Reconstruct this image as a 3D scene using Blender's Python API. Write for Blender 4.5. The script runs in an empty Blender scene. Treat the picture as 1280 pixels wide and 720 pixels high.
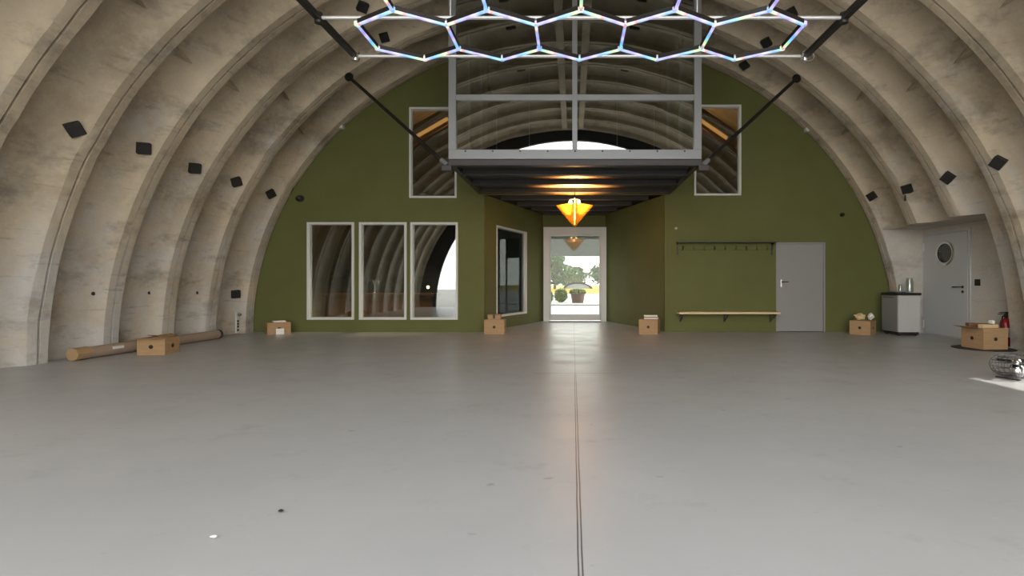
import bpy, bmesh, math, random
from mathutils import Vector, Matrix, Euler, noise
random.seed(7)
PI = math.pi
S = bpy.context.scene
COL = S.collection
F, CX, HY, CAMZ = 620.0, 716.0, 355.0, 1.12      # focal length (px at 1280), vanishing point, eye height

def P(px, py, d):
    return Vector(((px-CX)*d/F, d, CAMZ+(HY-py)*d/F))

# ------------------------------------------------------------------ materials
def mat(name, col, rough=0.6, metal=0.0, spec=0.5):
    m = bpy.data.materials.new(name); m.use_nodes = True
    b = m.node_tree.nodes['Principled BSDF']
    b.inputs['Base Color'].default_value = (*col, 1); b.inputs['Roughness'].default_value = rough
    b.inputs['Metallic'].default_value = metal; b.inputs['Specular IOR Level'].default_value = spec
    return m

class NT:
    def __init__(s, m): s.t = m.node_tree; s.n = s.t.nodes; s.l = s.t.links
    def new(s, typ, **kw):
        n = s.n.new(typ)
        for k, v in kw.items(): setattr(n, k, v)
        return n
    def link(s, a, b): s.l.new(a, b)
    def math(s, op, a, b=None):
        n = s.n.new('ShaderNodeMath'); n.operation = op
        for i, v in enumerate((a, b)):
            if v is None: continue
            if isinstance(v, (int, float)): n.inputs[i].default_value = v
            else: s.l.new(v, n.inputs[i])
        return n.outputs[0]
    def noise(s, vec, scale, detail=4, rough=0.55):
        n = s.n.new('ShaderNodeTexNoise'); n.inputs['Scale'].default_value = scale
        n.inputs['Detail'].default_value = detail; n.inputs['Roughness'].default_value = rough
        s.l.new(vec, n.inputs['Vector']); return n.outputs['Fac']
    def ramp(s, fac, stops):
        n = s.n.new('ShaderNodeValToRGB'); e = n.color_ramp.elements
        while len(e) < len(stops): e.new(0.5)
        for i, (p, c) in enumerate(stops):
            e[i].position = p; e[i].color = (*c, 1) if len(c) == 3 else c
        s.l.new(fac, n.inputs[0]); return n.outputs[0]
    def mix(s, fac, a, b, mode='MIX'):
        n = s.n.new('ShaderNodeMix'); n.data_type = 'RGBA'; n.blend_type = mode
        for sock, v in ((n.inputs[0], fac), (n.inputs[6], a), (n.inputs[7], b)):
            if isinstance(v, (int, float)): sock.default_value = v
            elif isinstance(v, tuple): sock.default_value = (*v, 1)
            else: s.l.new(v, sock)
        return n.outputs[2]
    def scaled(s, vec, sc):
        n = s.n.new('ShaderNodeMapping'); n.inputs['Scale'].default_value = sc
        s.l.new(vec, n.inputs['Vector']); return n.outputs[0]

def textured(name, c1, c2, scale=6, rough=0.6, bump=0.0, stretch=(1, 1, 1), metal=0, spec=0.5, detail=4):
    m = mat(name, c1, rough, metal, spec); t = NT(m); b = t.n['Principled BSDF']
    tc = t.new('ShaderNodeTexCoord'); v = t.scaled(tc.outputs['Object'], stretch)
    n = t.noise(v, scale, detail)
    t.link(t.ramp(n, [(0.3, c1), (0.7, c2)]), b.inputs['Base Color'])
    if bump:
        bp = t.new('ShaderNodeBump'); bp.inputs['Strength'].default_value = bump; bp.inputs['Distance'].default_value = 0.01
        t.link(n, bp.inputs['Height']); t.link(bp.outputs[0], b.inputs['Normal'])
    return m

def concrete_mat(name, light, dark, warm):
    m = mat(name, light, 0.85, 0, 0.25); t = NT(m); b = t.n['Principled BSDF']
    geo = t.new('ShaderNodeNewGeometry'); pos = geo.outputs['Position']
    big = t.noise(pos, 0.7, 6, 0.62)
    base = t.ramp(big, [(0.34, warm), (0.5, light), (0.68, tuple(min(1, c*1.22) for c in light))])
    sz = t.new('ShaderNodeSeparateXYZ'); t.link(pos, sz.inputs[0])
    pale = t.math('ADD', t.noise(pos, 1.1, 5, 0.65), t.math('MULTIPLY', t.math('SUBTRACT', 2.6, sz.outputs[2]), 0.055))
    g = sum(light)/3
    base = t.mix(t.math('MULTIPLY', t.ramp(pale, [(0.46, (0, 0, 0)), (0.70, (1, 1, 1))]), 0.8), base, (g*1.20, g*1.19, g*1.14))
    st = t.noise(t.scaled(pos, (1.0, 0.9, 1.7)), 1.3, 8, 0.68)
    base = t.mix(t.math('MULTIPLY', t.ramp(st, [(0.52, (0, 0, 0)), (0.70, (1, 1, 1))]), 0.7), base, dark)
    st2 = t.noise(t.scaled(pos, (1.0, 0.7, 5.0)), 2.4, 5, 0.6)
    base = t.mix(t.math('MULTIPLY', t.ramp(st2, [(0.60, (0, 0, 0)), (0.74, (1, 1, 1))]), 0.55), base, dark)
    fine = t.noise(pos, 9.0, 5, 0.7)
    base = t.mix(t.math('MULTIPLY', t.ramp(fine, [(0.5, (0, 0, 0)), (0.75, (1, 1, 1))]), 0.35), base, tuple(min(1, c*1.35) for c in light))
    t.link(base, b.inputs['Base Color'])
    bp = t.new('ShaderNodeBump'); bp.inputs['Strength'].default_value = 0.7; bp.inputs['Distance'].default_value = 0.015
    t.link(t.noise(pos, 14, 6, 0.7), bp.inputs['Height']); t.link(bp.outputs[0], b.inputs['Normal'])
    return m

def glass_mat(name, refl, tint=(0.9, 0.95, 0.93), rough=0.0):
    m = bpy.data.materials.new(name); m.use_nodes = True; t = NT(m)
    t.n.remove(t.n['Principled BSDF']); out = t.n['Material Output']
    g = t.new('ShaderNodeBsdfGlossy'); g.inputs['Roughness'].default_value = rough; g.inputs['Color'].default_value = (0.95, 0.97, 0.96, 1)
    tr = t.new('ShaderNodeBsdfTransparent'); tr.inputs['Color'].default_value = (*tint, 1)
    mx = t.new('ShaderNodeMixShader'); mx.inputs[0].default_value = refl
    t.link(tr.outputs[0], mx.inputs[1]); t.link(g.outputs[0], mx.inputs[2]); t.link(mx.outputs[0], out.inputs[0])
    return m

def emit_mat(name, col, strength):
    m = bpy.data.materials.new(name); m.use_nodes = True; b = m.node_tree.nodes['Principled BSDF']
    b.inputs['Base Color'].default_value = (*col, 1)
    b.inputs['Emission Color'].default_value = (*col, 1); b.inputs['Emission Strength'].default_value = strength
    return m

M = {}
M['concrete'] = concrete_mat('vault_concrete', (0.455, 0.386, 0.286), (0.17, 0.15, 0.122), (0.35, 0.287, 0.205))
M['plaster'] = concrete_mat('niche_plaster', (0.50, 0.455, 0.385), (0.36, 0.325, 0.28), (0.45, 0.405, 0.335))
M['green'] = textured('green_paint', (0.118, 0.122, 0.042), (0.130, 0.136, 0.049), 1.5, 0.75, spec=0.15)
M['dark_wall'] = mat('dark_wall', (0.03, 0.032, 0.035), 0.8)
M['white_frame'] = mat('white_frame', (0.62, 0.62, 0.58), 0.45)
M['door_grey'] = mat('door_grey', (0.27, 0.26, 0.25), 0.45)
M['door_light'] = mat('door_light_grey', (0.47, 0.485, 0.48), 0.45)
M['steel_frame'] = mat('steel_frame', (0.24, 0.25, 0.26), 0.45, 0.3)
M['steel_dark'] = mat('steel_dark', (0.042, 0.039, 0.039), 0.5, 0.2)
M['deck'] = textured('deck_metal', (0.05, 0.046, 0.045), (0.075, 0.07, 0.066), 40, 0.5, metal=0.3)
M['black_rod'] = mat('black_rod', (0.012, 0.010, 0.009), 0.45)
M['black'] = textured('black_plastic', (0.010, 0.009, 0.008), (0.02, 0.018, 0.016), 30, 0.6)
M['chrome'] = mat('chrome', (0.75, 0.75, 0.75), 0.15, 1.0)
M['wire'] = mat('wire_steel', (0.12, 0.12, 0.12), 0.35, 0.6)
M['alu'] = mat('aluminium_bar', (0.66, 0.66, 0.66), 0.35, 0.6)
M['card'] = textured('cardboard', (0.34, 0.215, 0.112), (0.41, 0.265, 0.14), 5, 0.85, stretch=(1, 1, 6), spec=0.2)
M['card_dark'] = textured('cardboard_inside', (0.29, 0.18, 0.09), (0.34, 0.21, 0.105), 5, 0.9, spec=0.2)
M['tube_card'] = textured('tube_cardboard', (0.30, 0.225, 0.165), (0.37, 0.275, 0.20), 2.5, 0.8, stretch=(1, .5, 1), spec=0.2)
M['paper'] = mat('white_paper', (0.75, 0.72, 0.66), 0.8)
M['wood'] = textured('bench_pine', (0.62, 0.47, 0.25), (0.72, 0.57, 0.33), 6, 0.55, stretch=(.5, 8, 8))
M['wood_brown'] = textured('dark_wood', (0.16, 0.075, 0.035), (0.23, 0.115, 0.055), 5, 0.5, stretch=(.6, 6, 6))
M['red'] = mat('extinguisher_red', (0.42, 0.012, 0.02), 0.3)
M['fridge'] = mat('fridge_grey', (0.50, 0.50, 0.48), 0.4)
M['fridge_side'] = mat('fridge_front_grey', (0.33, 0.335, 0.34), 0.35, 0.4)
M['rubber'] = mat('dark_rubber', (0.025, 0.024, 0.024), 0.7)
M['box_glass'] = glass_mat('box_glass', 0.30, (0.60, 0.66, 0.64))
M['win_glass'] = glass_mat('window_glass', 0.20, (0.72, 0.76, 0.74))
M['side_glass'] = glass_mat('side_glass', 0.08, (0.80, 0.84, 0.82))
M['alcove_glass'] = glass_mat('alcove_glass', 0.03, (0.6, 0.66, 0.68))
M['door_glass'] = glass_mat('door_glass', 0.02, (0.80, 0.83, 0.80))
M['bulb'] = emit_mat('bulb', (1.0, 0.62, 0.25), 9)
M['strip'] = emit_mat('strip_glow', (1.0, .47, .13), 0.30)
M['filament'] = emit_mat('lamp_stem_light', (1.0, 0.74, 0.36), 1.6)
M['clear'] = glass_mat('clear_glassware', 0.12, (0.85, 0.88, 0.87), 0.05)
M['leaf'] = textured('leaf', (0.028, 0.058, 0.005), (0.075, 0.125, 0.014), 2.0, 0.7)
M['leaf_olive'] = textured('leaf_olive', (0.06, 0.075, 0.008), (0.11, 0.125, 0.018), 3.0, 0.7)
M['bark'] = textured('bark', (0.06, 0.045, 0.03), (0.11, 0.08, 0.05), 5, 0.9)
M['field'] = textured('dry_field', (0.26, 0.17, 0.006), (0.32, 0.215, 0.015), 0.1, 0.9)
M['paving'] = textured('pale_paving', (0.30, 0.285, 0.255), (0.37, 0.35, 0.315), 0.5, 0.8)
M['terracotta'] = mat('planter_brown', (0.07, 0.03, 0.018), 0.7)
M['shutter'] = mat('shutter_metal', (0.30, 0.32, 0.31), 0.5, 0.1)
M['hangar'] = mat('distant_hangar', (0.14, 0.135, 0.125), 0.8)

def floor_mat():
    m = mat('painted_floor', (0.36, 0.36, 0.355), 0.35, 0, 0.5); t = NT(m); b = t.n['Principled BSDF']
    geo = t.new('ShaderNodeNewGeometry'); pos = geo.outputs['Position']
    sx = t.new('ShaderNodeSeparateXYZ'); t.link(pos, sx.inputs[0]); X, Y = sx.outputs[0], sx.outputs[1]
    n1 = t.noise(pos, 0.5, 5, 0.6)
    col = t.ramp(n1, [(0.3, (0.378, 0.380, 0.378)), (0.7, (0.440, 0.441, 0.437))])
    n2 = t.noise(t.scaled(pos, (1.0, 1.3, 1)), 1.7, 7, 0.72)
    col = t.mix(t.math('MULTIPLY', t.ramp(n2, [(0.58, (0, 0, 0)), (0.78, (1, 1, 1))]), 0.45), col, (0.20, 0.20, 0.197))
    n3 = t.noise(t.scaled(pos, (1.0, 2.2, 1)), 5.0, 3, 0.5)
    col = t.mix(t.math('MULTIPLY', t.ramp(n3, [(0.70, (0, 0, 0)), (0.76, (1, 1, 1))]), 0.55), col, (0.13, 0.13, 0.128))
    n4 = t.noise(t.scaled(pos, (1.5, 1.0, 1)), 3.1, 4, 0.6)
    col = t.mix(t.math('MULTIPLY', t.ramp(n4, [(0.66, (0, 0, 0)), (0.8, (1, 1, 1))]), 0.4), col, (0.50, 0.50, 0.49))
    def line(coord, at, half):
        return t.math('LESS_THAN', t.math('ABSOLUTE', t.math('SUBTRACT', coord, at)), half)
    near = t.math('LESS_THAN', Y, 6.22)
    wob = t.math('MULTIPLY', t.math('SUBTRACT', t.noise(pos, 3.0, 2), 0.5), 0.006)
    Xw = t.math('ADD', X, wob)
    j1 = t.math('MULTIPLY', line(Xw, 0.022, 0.0035), near); j2 = t.math('MULTIPLY', line(Xw, 0.038, 0.0035), near)
    j3 = t.math('MULTIPLY', line(Xw, 0.03, 0.006), t.math('GREATER_THAN', Y, 6.22))
    cross = t.math('MULTIPLY', line(t.math('ADD', Y, wob), 6.22, 0.012), line(X, 0.05, 0.55))
    cross2 = t.math('MULTIPLY', t.math('MULTIPLY', line(Y, 6.22, 0.010), 0.35), line(X, -0.5, 7.0))
    col = t.mix(cross2, col, (0.48, 0.48, 0.47))
    col = t.mix(t.math('MULTIPLY', t.math('MAXIMUM', j1, j2), 0.85), col, (0.05, 0.05, 0.05))
    col = t.mix(t.math('MULTIPLY', j3, 0.5), col, (0.10, 0.10, 0.10))
    col = t.mix(t.math('MULTIPLY', cross, 0.6), col, (0.10, 0.09, 0.08))
    t.link(col, b.inputs['Base Color'])
    r = t.ramp(n2, [(0.3, (0.30, 0.30, 0.30)), (0.75, (0.46, 0.46, 0.46))]); t.link(r, b.inputs['Roughness'])
    bp = t.new('ShaderNodeBump'); bp.inputs['Strength'].default_value = 0.12; bp.inputs['Distance'].default_value = 0.01
    t.link(t.noise(pos, 6, 3), bp.inputs['Height']); t.link(bp.outputs[0], b.inputs['Normal'])
    return m
M['floor'] = floor_mat()

def led_mat():
    m = bpy.data.materials.new('led_diffuser'); m.use_nodes = True; t = NT(m); b = t.n['Principled BSDF']
    tc = t.new('ShaderNodeTexCoord'); oi = t.new('ShaderNodeObjectInfo')
    sx = t.new('ShaderNodeSeparateXYZ'); t.link(tc.outputs['Object'], sx.inputs[0])
    v = t.math('ADD', t.math('MULTIPLY', sx.outputs[0], 1.9), t.math('MULTIPLY', oi.outputs['Random'], 7.3))
    fr = t.math('FRACT', v)
    col = t.ramp(fr, [(0.0, (0.35, 0.45, 1.0)), (0.14, (0.28, 0.20, 0.8)), (0.28, (0.65, 0.60, 1.0)), (0.42, (0.05, 0.35, 0.9)),
                      (0.58, (0.12, 0.65, 1.0)), (0.70, (0.50, 0.9, 0.25)), (0.80, (0.8, 1.0, 0.8)), (0.87, (0.9, 0.10, 0.06)), (0.93, (0.1, 0.45, 1.0)), (1.0, (0.35, 0.45, 1.0))])
    t.link(col, b.inputs['Emission Color']); b.inputs['Emission Strength'].default_value = LEDS
    b.inputs['Base Color'].default_value = (0.5, 0.5, 0.5, 1)
    return m
LEDS = 0.31
M['led'] = led_mat()

def amber_mat():
    m = bpy.data.materials.new('amber_shade'); m.use_nodes = True; t = NT(m)
    t.n.remove(t.n['Principled BSDF']); out = t.n['Material Output']
    a = t.new('ShaderNodeBsdfTranslucent'); a.inputs['Color'].default_value = (0.62, 0.27, 0.035, 1)
    tr = t.new('ShaderNodeBsdfTransparent'); tr.inputs['Color'].default_value = (0.95, 0.62, 0.24, 1)
    mx = t.new('ShaderNodeMixShader'); mx.inputs[0].default_value = 0.72
    t.link(a.outputs[0], mx.inputs[1]); t.link(tr.outputs[0], mx.inputs[2]); t.link(mx.outputs[0], out.inputs[0])
    return m
M['amber'] = amber_mat()

# ------------------------------------------------------------------ mesh helpers
def obj(name, bm, m, parent=None, smooth=None, loc=None, rot=None):
    me = bpy.data.meshes.new(name)
    bmesh.ops.recalc_face_normals(bm, faces=bm.faces) if smooth != 'raw' else None
    if smooth is not None:
        for f in bm.faces: f.smooth = True
    bm.to_mesh(me); bm.free()
    if smooth is not None: me.set_sharp_from_angle(angle=math.radians(smooth if isinstance(smooth, (int, float)) else 35))
    for mm in (m if isinstance(m, list) else [m]): me.materials.append(mm)
    o = bpy.data.objects.new(name, me); COL.objects.link(o)
    if parent: o.parent = parent
    if loc is not None: o.location = loc
    if rot is not None: o.rotation_euler = rot
    return o

def tag(o, label, cat, group=None, kind=None):
    o['label'] = label; o['category'] = cat
    if group: o['group'] = group
    if kind: o['kind'] = kind
    return o

def thing(name, label, cat, loc=(0, 0, 0), rz=0, group=None):
    o = bpy.data.objects.new(name, None); COL.objects.link(o); o.empty_display_size = 0.1
    o.location = loc; o.rotation_euler = (0, 0, rz)
    return tag(o, label, cat, group)

def struct(o):
    o['kind'] = 'structure'; return o

def bx(bm, lo, hi, bev=0.0, mtx=None):
    lo, hi = Vector(lo), Vector(hi)
    r = bmesh.ops.create_cube(bm, size=1.0)
    vs = r['verts']
    c = (lo+hi)/2; d = hi-lo
    for v in vs: v.co = Vector((v.co.x*d.x, v.co.y*d.y, v.co.z*d.z)) + c
    if bev:
        es = list({e for v in vs for e in v.link_edges})
        g = bmesh.ops.bevel(bm, geom=es, offset=bev, segments=2, affect='EDGES', profile=0.6)
        vs = [v for v in g['verts']] if False else list({v for f in g['faces'] for v in f.verts} | {v for v in vs if v.is_valid})
    if mtx is not None:
        for v in vs: v.co = mtx @ v.co
    return vs

def box(lo, hi, bev=0.0, mtx=None):
    bm = bmesh.new(); bx(bm, lo, hi, bev, mtx); return bm

def tube(bm, pts, r, n=10, cap=True):
    pts = [Vector(p) for p in pts]; rings = []
    rr = r if isinstance(r, (list, tuple)) else [r]*len(pts)
    up = None
    for i, p in enumerate(pts):
        a = pts[max(0, i-1)]; b = pts[min(len(pts)-1, i+1)]; t = (b-a).normalized()
        if up is None:
            up = Vector((0, 0, 1)) if abs(t.z) < 0.9 else Vector((1, 0, 0))
        u = (up - t*up.dot(t)).normalized(); w = t.cross(u); up = u
        rings.append([bm.verts.new(p + (u*math.cos(2*PI*k/n) + w*math.sin(2*PI*k/n))*rr[i]) for k in range(n)])
    for i in range(len(rings)-1):
        for k in range(n):
            bm.faces.new((rings[i][k], rings[i][(k+1) % n], rings[i+1][(k+1) % n], rings[i+1][k]))
    if cap:
        bm.faces.new(rings[0]); bm.faces.new(rings[-1])

def tb(pts, r, n=10, cap=True):
    bm = bmesh.new(); tube(bm, pts, r, n, cap); return bm

def lathe(bm, prof, n=24, c=(0, 0, 0), mtx=None):
    c = Vector(c); rings = []
    for r, z in prof:
        if r < 1e-6: rings.append([bm.verts.new(c+Vector((0, 0, z)))])
        else: rings.append([bm.verts.new(c+Vector((r*math.cos(2*PI*k/n), r*math.sin(2*PI*k/n), z))) for k in range(n)])
    for a, b in zip(rings, rings[1:]):
        for k in range(n):
            k2 = (k+1) % n
            if len(a) == 1 and len(b) > 1: bm.faces.new((a[0], b[k], b[k2]))
            elif len(b) == 1 and len(a) > 1: bm.faces.new((a[k], a[k2], b[0]))
            elif len(a) > 1: bm.faces.new((a[k], a[k2], b[k2], b[k]))
    if mtx is not None:
        for ring in rings:
            for v in ring: v.co = mtx @ v.co
def lt(prof, n=24, c=(0, 0, 0), mtx=None):
    bm = bmesh.new(); lathe(bm, prof, n, c, mtx); return bm

def plate(outline, holes, thick):
    """flat plate in local XY with holes, extruded along Z by thick; returns bmesh"""
    cu = bpy.data.curves.new('tmp', 'CURVE'); cu.dimensions = '2D'; cu.fill_mode = 'BOTH'; cu.extrude = thick/2
    for pts in [outline]+holes:
        sp = cu.splines.new('POLY'); sp.points.add(len(pts)-1); sp.use_cyclic_u = True
        for q, (x, y) in zip(sp.points, pts): q.co = (x, y, 0, 1)
    o = bpy.data.objects.new('tmp', cu); COL.objects.link(o)
    dg = bpy.context.evaluated_depsgraph_get(); dg.update()
    me = bpy.data.meshes.new_from_object(o.evaluated_get(dg))
    bm = bmesh.new(); bm.from_mesh(me)
    bpy.data.objects.remove(o); bpy.data.curves.remove(cu); bpy.data.meshes.remove(me)
    bmesh.ops.remove_doubles(bm, verts=bm.verts, dist=1e-5)
    return bm
def rect(x0, z0, x1, z1): return [(x0, z0), (x1, z0), (x1, z1), (x0, z1)]
def upright(bm, y):           # local XY -> world XZ at depth y
    for v in bm.verts: v.co = Vector((v.co.x, y-v.co.z, v.co.y))
    return bm

# ------------------------------------------------------------------ vault
A, B = 7.454, 6.849
EDGES = [-0.65, 0.45, 1.55, 2.65, 3.75, 4.85, 5.95, 7.05, 8.15, 9.26, 10.36, 11.57, 12.7, 13.8, 14.95]
cols = []                                    # (Y, offset outward)
def flange(e): return [(e-.275, .03), (e-.262, .012), (e-.15, .0), (e-.147, .055), (e-.116, .055), (e-.113, .0), (e-.006, .0), (e, .008)]
cols += flange(EDGES[0])
for e0, e1 in zip(EDGES, EDGES[1:]):
    L = (e1-.275) - e0
    cols += [(e0+.006, .06), (e0+.03, .125), (e0+.10, .17), (e0+.22*L+.04, .20), (e0+.45*L, .22), (e0+.65*L, .21), (e0+.82*L, .17), (e0+.93*L, .115), (e1-.30, .075)]
    cols += flange(e1)
ZCUT = 2.36
zrows = [0, .3, .6, .9, 1.2, 1.5, 1.8, 2.1, ZCUT]
th0 = math.asin(ZCUT/B)
ths = [th0+.05]
while ths[-1] < PI/2-0.03: ths.append(ths[-1]+0.035)
ths[-1] = PI/2
def vp(side, row, off):
    if row < len(zrows):
        z = zrows[row]; x = (A+off)*math.sqrt(max(0, 1-(z/(B+off))**2))
    else:
        th = ths[row-len(zrows)]; x = (A+off)*math.cos(th); z = (B+off)*math.sin(th)
    return side*x, z
NR = len(zrows)+len(ths)
SPLIT = len(zrows)+7
def niche(side, ya, yb, row):
    if side < 0 or row >= len(zrows)-1: return False
    c = (ya+yb)/2
    return 8.72 < c < 11.30 or 4.86 < c < 5.99
grid = {}
def vpos(side, i, row):
    y, off = cols[i]
    x, z = vp(side, row, off)
    q = Vector((x*0.9, y*2.0, z*0.9))
    wob = noise.noise(q)*0.014 + (noise.noise(q*3.1)*0.008 if off < .05 else 0)
    chip = noise.noise(Vector((x*1.7, y*.6+9, z*1.7)))
    if off < .02 and chip > .38: wob += .02
    n = Vector((x/A**2, z/B**2)).normalized()
    if z < 0.01: return Vector((x+side*wob, y, 0))
    return Vector((x+n.x*wob, y, z+n.y*wob))
def vault_part(name, pairs):
    bm = bmesh.new(); vs = {}
    def gv(side, i, row):
        k = (side if row < NR-1 else 1, i, row)
        if k not in vs: vs[k] = bm.verts.new(vpos(*k))
        return vs[k]
    for side, r0, r1 in pairs:
        for i in range(len(cols)-1):
            for row in range(r0, r1):
                if niche(side, cols[i][0], cols[i+1][0], row): continue
                q = [gv(side, i, row), gv(side, i+1, row), gv(side, i+1, row+1), gv(side, i, row+1)]
                bm.faces.new(q if side > 0 else q[::-1])
    return bm
struct(obj('wall_left', vault_part('l', [(-1, 0, SPLIT)]), M['concrete'], smooth=32))
struct(obj('wall_right', vault_part('r', [(1, 0, SPLIT)]), M['concrete'], smooth=32))
cm = vault_part('c', [(-1, SPLIT, NR-1), (1, SPLIT, NR-1)])
# ridge beam along the crown and small wedge haunches cast in the bays
for i, (e0, e1) in enumerate(zip(EDGES, EDGES[1:])):
    for sx in (-1, 1):
        bx(cm, (sx*.30-.09, e0-.02, B-.01), (sx*.30+.09, e1-.02, B+.26))
    if e1 > 11.6: continue
    for sx in (-1, 1):
        th = math.radians(41+2*math.sin(i*2.3))
        def pt(off, dth): return ((A+off)*math.cos(th+dth)*sx, (B+off)*math.sin(th+dth))
        ridge = [(e0+.004, .03), (e0+.42, .205)]
        p0 = pt(.03, .004); p1 = pt(.215, -.008); a0 = pt(.24, .020); b0 = pt(.24, -.014)
        v = [cm.verts.new((p0[0], e0-.002, p0[1])), cm.verts.new((p1[0], e0+.72, p1[1])), cm.verts.new((a0[0], e0+.01, a0[1])), cm.verts.new((b0[0], e0+.01, b0[1]))]
        for f in ((0, 1, 2), (0, 3, 1), (0, 2, 3)): cm.faces.new([v[k] for k in f])
struct(obj('ceiling', cm, M['concrete'], smooth=32))

# niche behind the porthole door
nc = [i for i, (y, o) in enumerate(cols) if 8.60 < y < 11.36]
ncols = [i for i in range(len(cols)-1) if 8.72 < (cols[i][0]+cols[i+1][0])/2 < 11.30]
i0, i1 = ncols[0], ncols[-1]+1
NX = 8.0
bm = bmesh.new()
top = [vpos(1, i, len(zrows)-1) for i in range(i0, i1+1)]
for a, b in zip(top, top[1:]):
    bm.faces.new([bm.verts.new(q) for q in (a, b, Vector((NX+.1, b.y, ZCUT)), Vector((NX+.1, a.y, ZCUT)))])
Y0, Y1 = cols[i0][0], cols[i1][0]
NY1 = Y1
for i, Y in ((i0, Y0), (i1, Y1)):
    side = [vpos(1, i, r) for r in range(len(zrows))]
    bm.faces.new([bm.verts.new(q) for q in side+[Vector((NX+.1, Y, ZCUT)), Vector((NX+.1, Y, 0))]])
DY0, DY1, DZ = 10.02, 11.24, 2.20           # porthole door leaf
for (ya, yb, za, zb) in ((Y0, DY0-.06, 0, ZCUT), (DY1+.06, Y1, 0, ZCUT), (DY0-.06, DY1+.06, DZ+.06, ZCUT)):
    if yb > ya: bx(bm, (NX, ya, za), (NX+.1, yb, zb))
bx(bm, (NX+.12, Y0-.1, -.05), (NX+.25, Y1+.1, ZCUT+.05)); bx(bm, (NX-.06, DY0-.06, 0), (NX+.12, DY1+.06, .01))  # slab and sill added to stop sunlight leaking under the door
struct(obj('wall_niche', bm, M['plaster'], smooth=30))

# side exit (out of frame on the right) the sun comes through
bm = bmesh.new()
scol = [i for i in range(len(cols)-1) if 4.86 < (cols[i][0]+cols[i+1][0])/2 < 5.99]
ya, yb = cols[scol[0]][0], cols[scol[-1]+1][0]
bx(bm, (6.85, ya-.1, 2.2), (8.0, yb+.1, 2.55)); bx(bm, (7.3, yb-.06, 0), (8.0, yb+.12, 2.3)); bx(bm, (7.3, ya-.12, 0), (8.0, ya+.02, 2.3))
struct(obj('wall_side_exit', bm, M['plaster']))
SUN_FAR_JAMB = yb-.06

# floor
bm = box((-8.3, -0.95, -.12), (8.3, 15.2, 0)); struct(obj('floor', bm, M['floor']))

# wall behind the camera with its large arched opening
N = 64
outl = [(8.3*math.cos(PI*k/N), 7.6*math.sin(PI*k/N)) for k in range(N+1)]
inl = [(6.7*math.cos(PI*k/N), 6.5*math.sin(PI*k/N)) for k in range(N, -1, -1)]
struct(obj('wall_front', upright(plate(outl+inl, [], .2), -0.98), M['dark_wall']))

# ------------------------------------------------------------------ green end wall
WY = 11.6
EA, EB = A+.02, B+.02
arc = [(EA*math.cos(PI*k/80), EB*math.sin(PI*k/80)) for k in range(81)]
s = F/WY
def wx(px): return (px-CX)/s
def wz(py): return CAMZ+(HY-py)/s
AL, AR, SOF = -2.07, 2.15, 3.22
D2 = (wx(970), wx(1031), wz(303))
low = [(wx(384.5), wz(399.5), wx(443), wz(278)), (wx(449.5), wz(399.5), wx(508.5), wz(278)), (wx(513.5), wz(399.5), wx(572.5), wz(278))]
upw = [(wx(512), wz(247.5), wx(571), wz(134.5)), (wx(867.5), wz(244.5), wx(926), wz(131.5))]
outline = [(-EA, 0), (AL, 0), (AL, SOF), (AR, SOF), (AR, 0), (D2[0], 0), (D2[0], D2[2]), (D2[1], D2[2]), (D2[1], 0)] + arc[:-1]
holes = [rect(*w) for w in low+upw] + [rect(-2.0, 3.45, 2.06, 6.3)]
struct(obj('wall_back', upright(plate(outline, holes, .14), WY+.07), M['green']))

def window(n, x0, z0, x1, z1, y, fw=.048, depth=.12, gl='win_glass', mtx=None, py=.035):
    bm = upright(plate(rect(x0, z0, x1, z1), [rect(x0+fw, z0+fw, x1-fw, z1-fw)], depth), y+.02)
    # inner bead
    g = upright(plate(rect(x0+fw, z0+fw, x1-fw, z1-fw), [rect(x0+fw+.012, z0+fw+.012, x1-fw-.012, z1-fw-.012)], .03), y+py+.02)
    me = bpy.data.meshes.new('t'); g.to_mesh(me); bm.from_mesh(me); g.free(); bpy.data.meshes.remove(me)
    p = box((x0+fw+.002, y+py, z0+fw+.002), (x1-fw-.002, y+py+.008, z1-fw-.002))
    if mtx is not None:
        for b_ in (bm, p):
            for v in b_.verts: v.co = mtx @ v.co
    o = struct(obj('window_%d' % n, bm, M['white_frame']))
    obj('pane', p, M[gl], o)
    return o
for i, w in enumerate(low): window(i+1, *w, WY)
window(4, *upw[0], WY, fw=.042); window(5, *upw[1], WY, fw=.042)

# alcove
AY = 15.0
BL, BR = -0.90, 0.99
def splay(name, x0, x1, hole=None):
    p0, p1 = Vector((x0, WY+.10, 0)), Vector((x1, AY, 0)); L = (p1-p0).length; u = (p1-p0)/L
    nrm = Vector((u.y, -u.x, 0))              # local -z side after 'upright' ... faces the alcove
    mtx = Matrix(((u.x, -u.y, 0, p0.x), (u.y, u.x, 0, p0.y), (0, 0, 1, 0), (0, 0, 0, 1)))
    b = upright(plate(rect(0, 0, L, SOF), [rect(*hole)] if hole else [], .1), 0.05 if x0 < 0 else -0.05)
    for v in b.verts: v.co = mtx @ v.co
    struct(obj(name, b, M['green']))
    return mtx, L
L_ = math.hypot(BL-AL, AY-WY)
hole = (.155*L_, .30, .645*L_, 2.57)
mL, L = splay('wall_alcove_left', AL, BL, hole)
splay('wall_alcove_right', AR, BR)
window(6, *hole, 0.04, fw=.04, depth=.15, mtx=mL, py=.055, gl='alcove_glass')
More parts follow.
